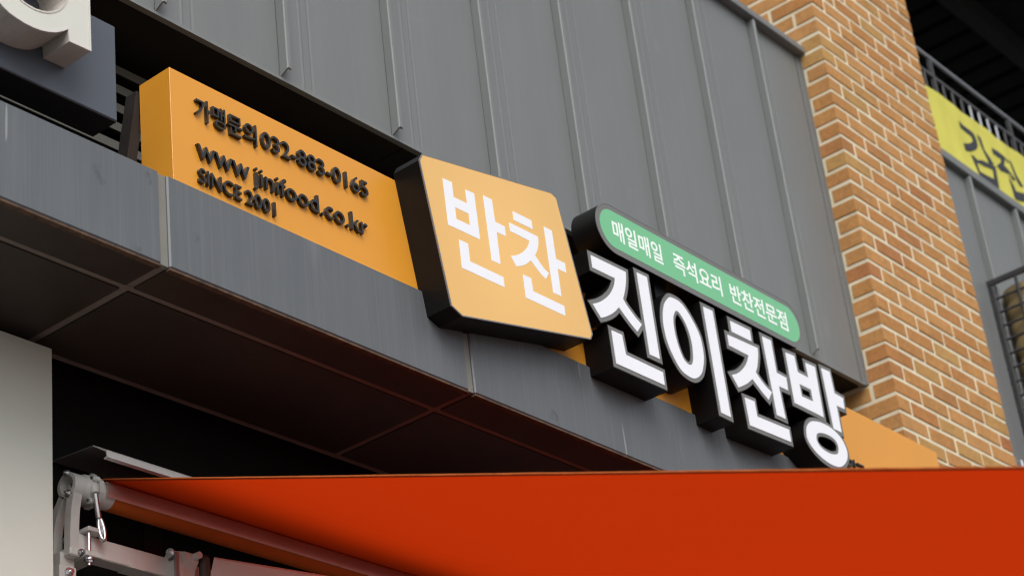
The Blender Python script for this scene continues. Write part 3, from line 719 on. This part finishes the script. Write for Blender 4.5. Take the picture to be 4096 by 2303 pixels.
# sheet hood over the roller
obj('hood', prism_x([(3.4515, 2.013), (3.3125, 2.0003), (3.3125, 1.9975), (3.4515, 2.010)], 2.862, X_END), 'hood_sheet', aw)
lip = [(3.312, 2.0003), (3.268, 1.972), (3.266, 1.955), (3.276, 1.953), (3.278, 1.956), (3.269, 1.958), (3.271, 1.970), (3.312, 1.997)]
obj('hood_lip', prism_x(lip, 2.862, X_END), 'lip_white', aw)
# end bracket: ring, two curved legs, gear housing
ring_o = arc(CY, CZ, 0.0305, 0, 345, 23); ring_i = arc(CY, CZ + 0.001, 0.0215, 0, 345, 23)
br = obj('end_bracket', prism_x(ring_o, 2.812, 2.842, [ring_i]), 'white_cast', aw, True)
obj('ring_web', prism_x(ring_i, 2.834, 2.841), 'white_cast', br)
def leg(y_top, y_mid, y_bot, wd):
    c = [(y_top, CZ - 0.022), (y_mid, CZ - 0.055), (y_bot, CZ - 0.095), (y_bot + 0.002, CZ - 0.150)]
    c = [Vector(p) for p in c]
    L_, R__ = [], []
    for i in range(len(c)):
        t_ = (c[min(i + 1, 3)] - c[max(i - 1, 0)]).normalized(); n_ = Vector((-t_.y, t_.x))
        L_.append(tuple(c[i] + n_ * wd)); R__.append(tuple(c[i] - n_ * wd))
    return L_ + R__[::-1]
obj('leg', prism_x(smooth_mixed(leg(CY - 0.014, CY - 0.006, CY - 0.002, 0.0105)), 2.812, 2.836), 'white_cast', br)
obj('leg', prism_x(smooth_mixed(leg(CY + 0.016, CY + 0.040, CY + 0.052, 0.0095)), 2.812, 2.836), 'white_cast', br)
obj('foot', box(2.808, 2.838, CY - 0.016, CY + 0.060, CZ - 0.168, CZ - 0.148, 0.003), 'white_cast', br)
gb = obj('gear_housing', tube([(2.8425, CY, CZ), (2.850, CY, CZ), (2.856, CY, CZ + 0.002), (2.872, CY, CZ + 0.002), (2.876, CY, CZ)], [0.0285, 0.0285, 0.033, 0.033, 0.030], 20), 'white_cast', aw, True)
def hexplate(x0, x1, r): return prism_x([(CY + r * math.cos(math.radians(a_)), CZ + 0.002 + r * 1.06 * math.sin(math.radians(a_))) for a_ in (20, 75, 105, 160, 200, 245, 295, 340)], x0, x1)
obj('gear_cover', hexplate(2.8765, 2.888, 0.039), 'white_cast', gb)
for a_ in (60, 150, 240, 330):
    yy, zz = CY + 0.036 * math.cos(math.radians(a_)), CZ + 0.036 * math.sin(math.radians(a_))
    obj('lug', tube([(2.858, yy, zz), (2.8764, yy, zz)], 0.0075, 10), 'white_cast', gb, True)
    obj('bolt', tube([(2.855, yy, zz), (2.8579, yy, zz)], 0.0035, 8), 'dark_rubber', gb, True)
obj('crank_boss', tube([(2.866, CY - 0.024, 1.902), (2.867, CY - 0.030, 1.8845)], [0.014, 0.010], 14), 'white_cast', gb, True)
# crank eye
ce = obj('crank_rod', tube([(2.867, CY - 0.030, 1.884), (2.880, CY - 0.026, 1.832)], 0.0070, 12), 'chrome', aw, True)
loop = []
c0 = Vector((2.887, CY - 0.0265, 1.8060))
ax1 = Vector((0.09, -0.12, -1)).normalized(); ax2 = Vector((1, -0.35, 0)).normalized()
for q in range(29):
    t_ = 2 * math.pi * q / 28 - math.pi
    loop.append(tuple(c0 + ax1 * 0.0260 * math.cos(t_) + ax2 * 0.0058 * math.sin(t_)))
obj('crank_eye', tube(loop, 0.0056, 10, False), 'chrome', ce, True)
def bolt(p, d, r, parent):
    p = Vector(p); d = Vector(d).normalized()
    b_ = obj('bolt', tube([p, p + d * r * 0.5], r * 1.35, 16), 'chrome', parent, True)
    obj('nut', tube([p + d * r * 0.505, p + d * r * 1.2], r, 6), 'chrome', b_)
    obj('stud', tube([p + d * r * 1.205, p + d * r * 1.9], r * 0.55, 10), 'chrome', b_, True)
bolt((2.812, CY - 0.004, CZ + 0.027), (-1, 0, 0), 0.006, aw)
bolt((2.812, CY - 0.008, CZ - 0.022), (-1, 0, 0), 0.006, aw)
bolt((2.8335, CY - 0.006, CZ + 0.002), (-1, 0, 0), 0.007, aw)
bolt((2.835, CY - 0.0165, CZ - 0.158), (0.3, -1, 0), 0.006, aw)
# square torsion bar, clamps, wall mount
TY0, TY1, TZ0, TZ1 = 3.340, 3.380, 1.748, 1.795
obj('torsion_bar', box(2.8385, X_END, TY0, TY1, TZ0, TZ1, 0.0025), 'white_metal', aw)
cp = obj('clamp', join(box(2.848, 2.892, TY0 - 0.024, TY1 + 0.03, TZ1 + 0.0005, TZ1 + 0.011, 0.0015)), 'white_cast', aw)
cp2 = obj('clamp', join(box(2.840, 2.886, TY0 - 0.026, TY1 + 0.073, TZ0 - 0.013, TZ0 - 0.0005, 0.0015)), 'white_cast', aw)
obj('clamp_bolt', tube([(2.858, TY0 - 0.013, TZ0 - 0.0005), (2.858, TY0 - 0.013, TZ1)], 0.0048, 10), 'chrome', cp, True)
bolt((2.858, TY0 - 0.013, TZ0 - 0.0135), (0, 0, -1), 0.0085, aw)
mt = obj('wall_mount', join(box(2.792, 2.838, 3.345, 3.4515, 1.60, 1.714, 0.002), box(2.800, 2.8395, 3.352, 3.40, 1.7145, TZ0 - 0.001, 0.002)), 'white_cast', aw)
bolt((2.815, 3.3445, 1.698), (0, -1, 0), 0.008, mt)
obj('bar_sleeve', box(2.985, 3.030, TY0 - 0.0012, TY1 + 0.0012, TZ0 - 0.0012, TZ0 + 0.018), 'white_metal', aw)
# shoulder bracket and folding arm
SX = 3.100
sp = arc(3.325, 1.782, 0.024, 0, 180, 12) + [(3.296, 1.745), (3.282, 1.70), (3.355, 1.70)]
slot1 = [(3.318 + 0.004 * math.cos(t) + (0.010 if math.cos(t) > 0 else -0.004), 1.786 + 0.005 * math.sin(t)) for t in [2 * math.pi * i / 14 for i in range(14)]]
sh = obj('shoulder_plate', prism_x(sp, SX - 0.006, SX + 0.006, [slot1]), 'white_cast', aw)
obj('clamp_plate', box(SX - 0.016, SX - 0.0065, 3.296, 3.303, 1.706, 1.792), 'dull_steel', sh)
bolt((SX - 0.0165, 3.312, 1.793), (-1, -0.4, 0), 0.008, sh)
bolt((SX - 0.0165, 3.306, 1.712), (-1, -0.4, 0), 0.008, sh)
obj('shoulder_block', prism_x([(3.335, 1.690), (3.338, 1.790), (3.315, 1.804), (3.290, 1.795), (3.288, 1.778), (3.300, 1.760), (3.308, 1.690)], SX + 0.0065, SX + 0.046), 'white_cast', sh)
obj('pivot', tube([(SX + 0.036, 3.290, 1.788), (SX + 0.036, 3.272, 1.788)], [0.009, 0.008], 14), 'white_cast', sh, True)
obj('knuckle', tube([(SX + 0.066, 3.290, 1.68), (SX + 0.066, 3.290, 1.790)], 0.013, 16), 'dark_rubber', sh, True)
obj('knuckle_cap', tube([(SX + 0.066, 3.290, 1.7905), (SX + 0.066, 3.290, 1.797)], 0.010, 16), 'dark_steel', sh, True)
p0 = Vector((3.186, 3.288, 1.766)); th = math.radians(43)
d = Vector((math.cos(th), -math.sin(th), -math.sin(th) * sl)); p1 = p0 + d * 1.15
sd_ = Vector((math.sin(th), math.cos(th), 0)).normalized(); upv = d.cross(sd_).normalized()
if upv.z < 0: upv = -upv
V = []
for p in (p0, p1):
    for (s_, u_) in ((-.013, -.03), (.013, -.03), (.013, .024), (.008, .03), (-.008, .03), (-.013, .024)): V.append(tuple(p + sd_ * s_ + upv * u_))
obj('folding_arm', (V, [(0, 1, 2, 3, 4, 5), (11, 10, 9, 8, 7, 6)] + [(i, (i + 1) % 6, (i + 1) % 6 + 6, i + 6) for i in range(6)]), 'white_metal', aw)

if FO:
    cu = FO.data; bpy.data.objects.remove(FO); bpy.data.curves.remove(cu)
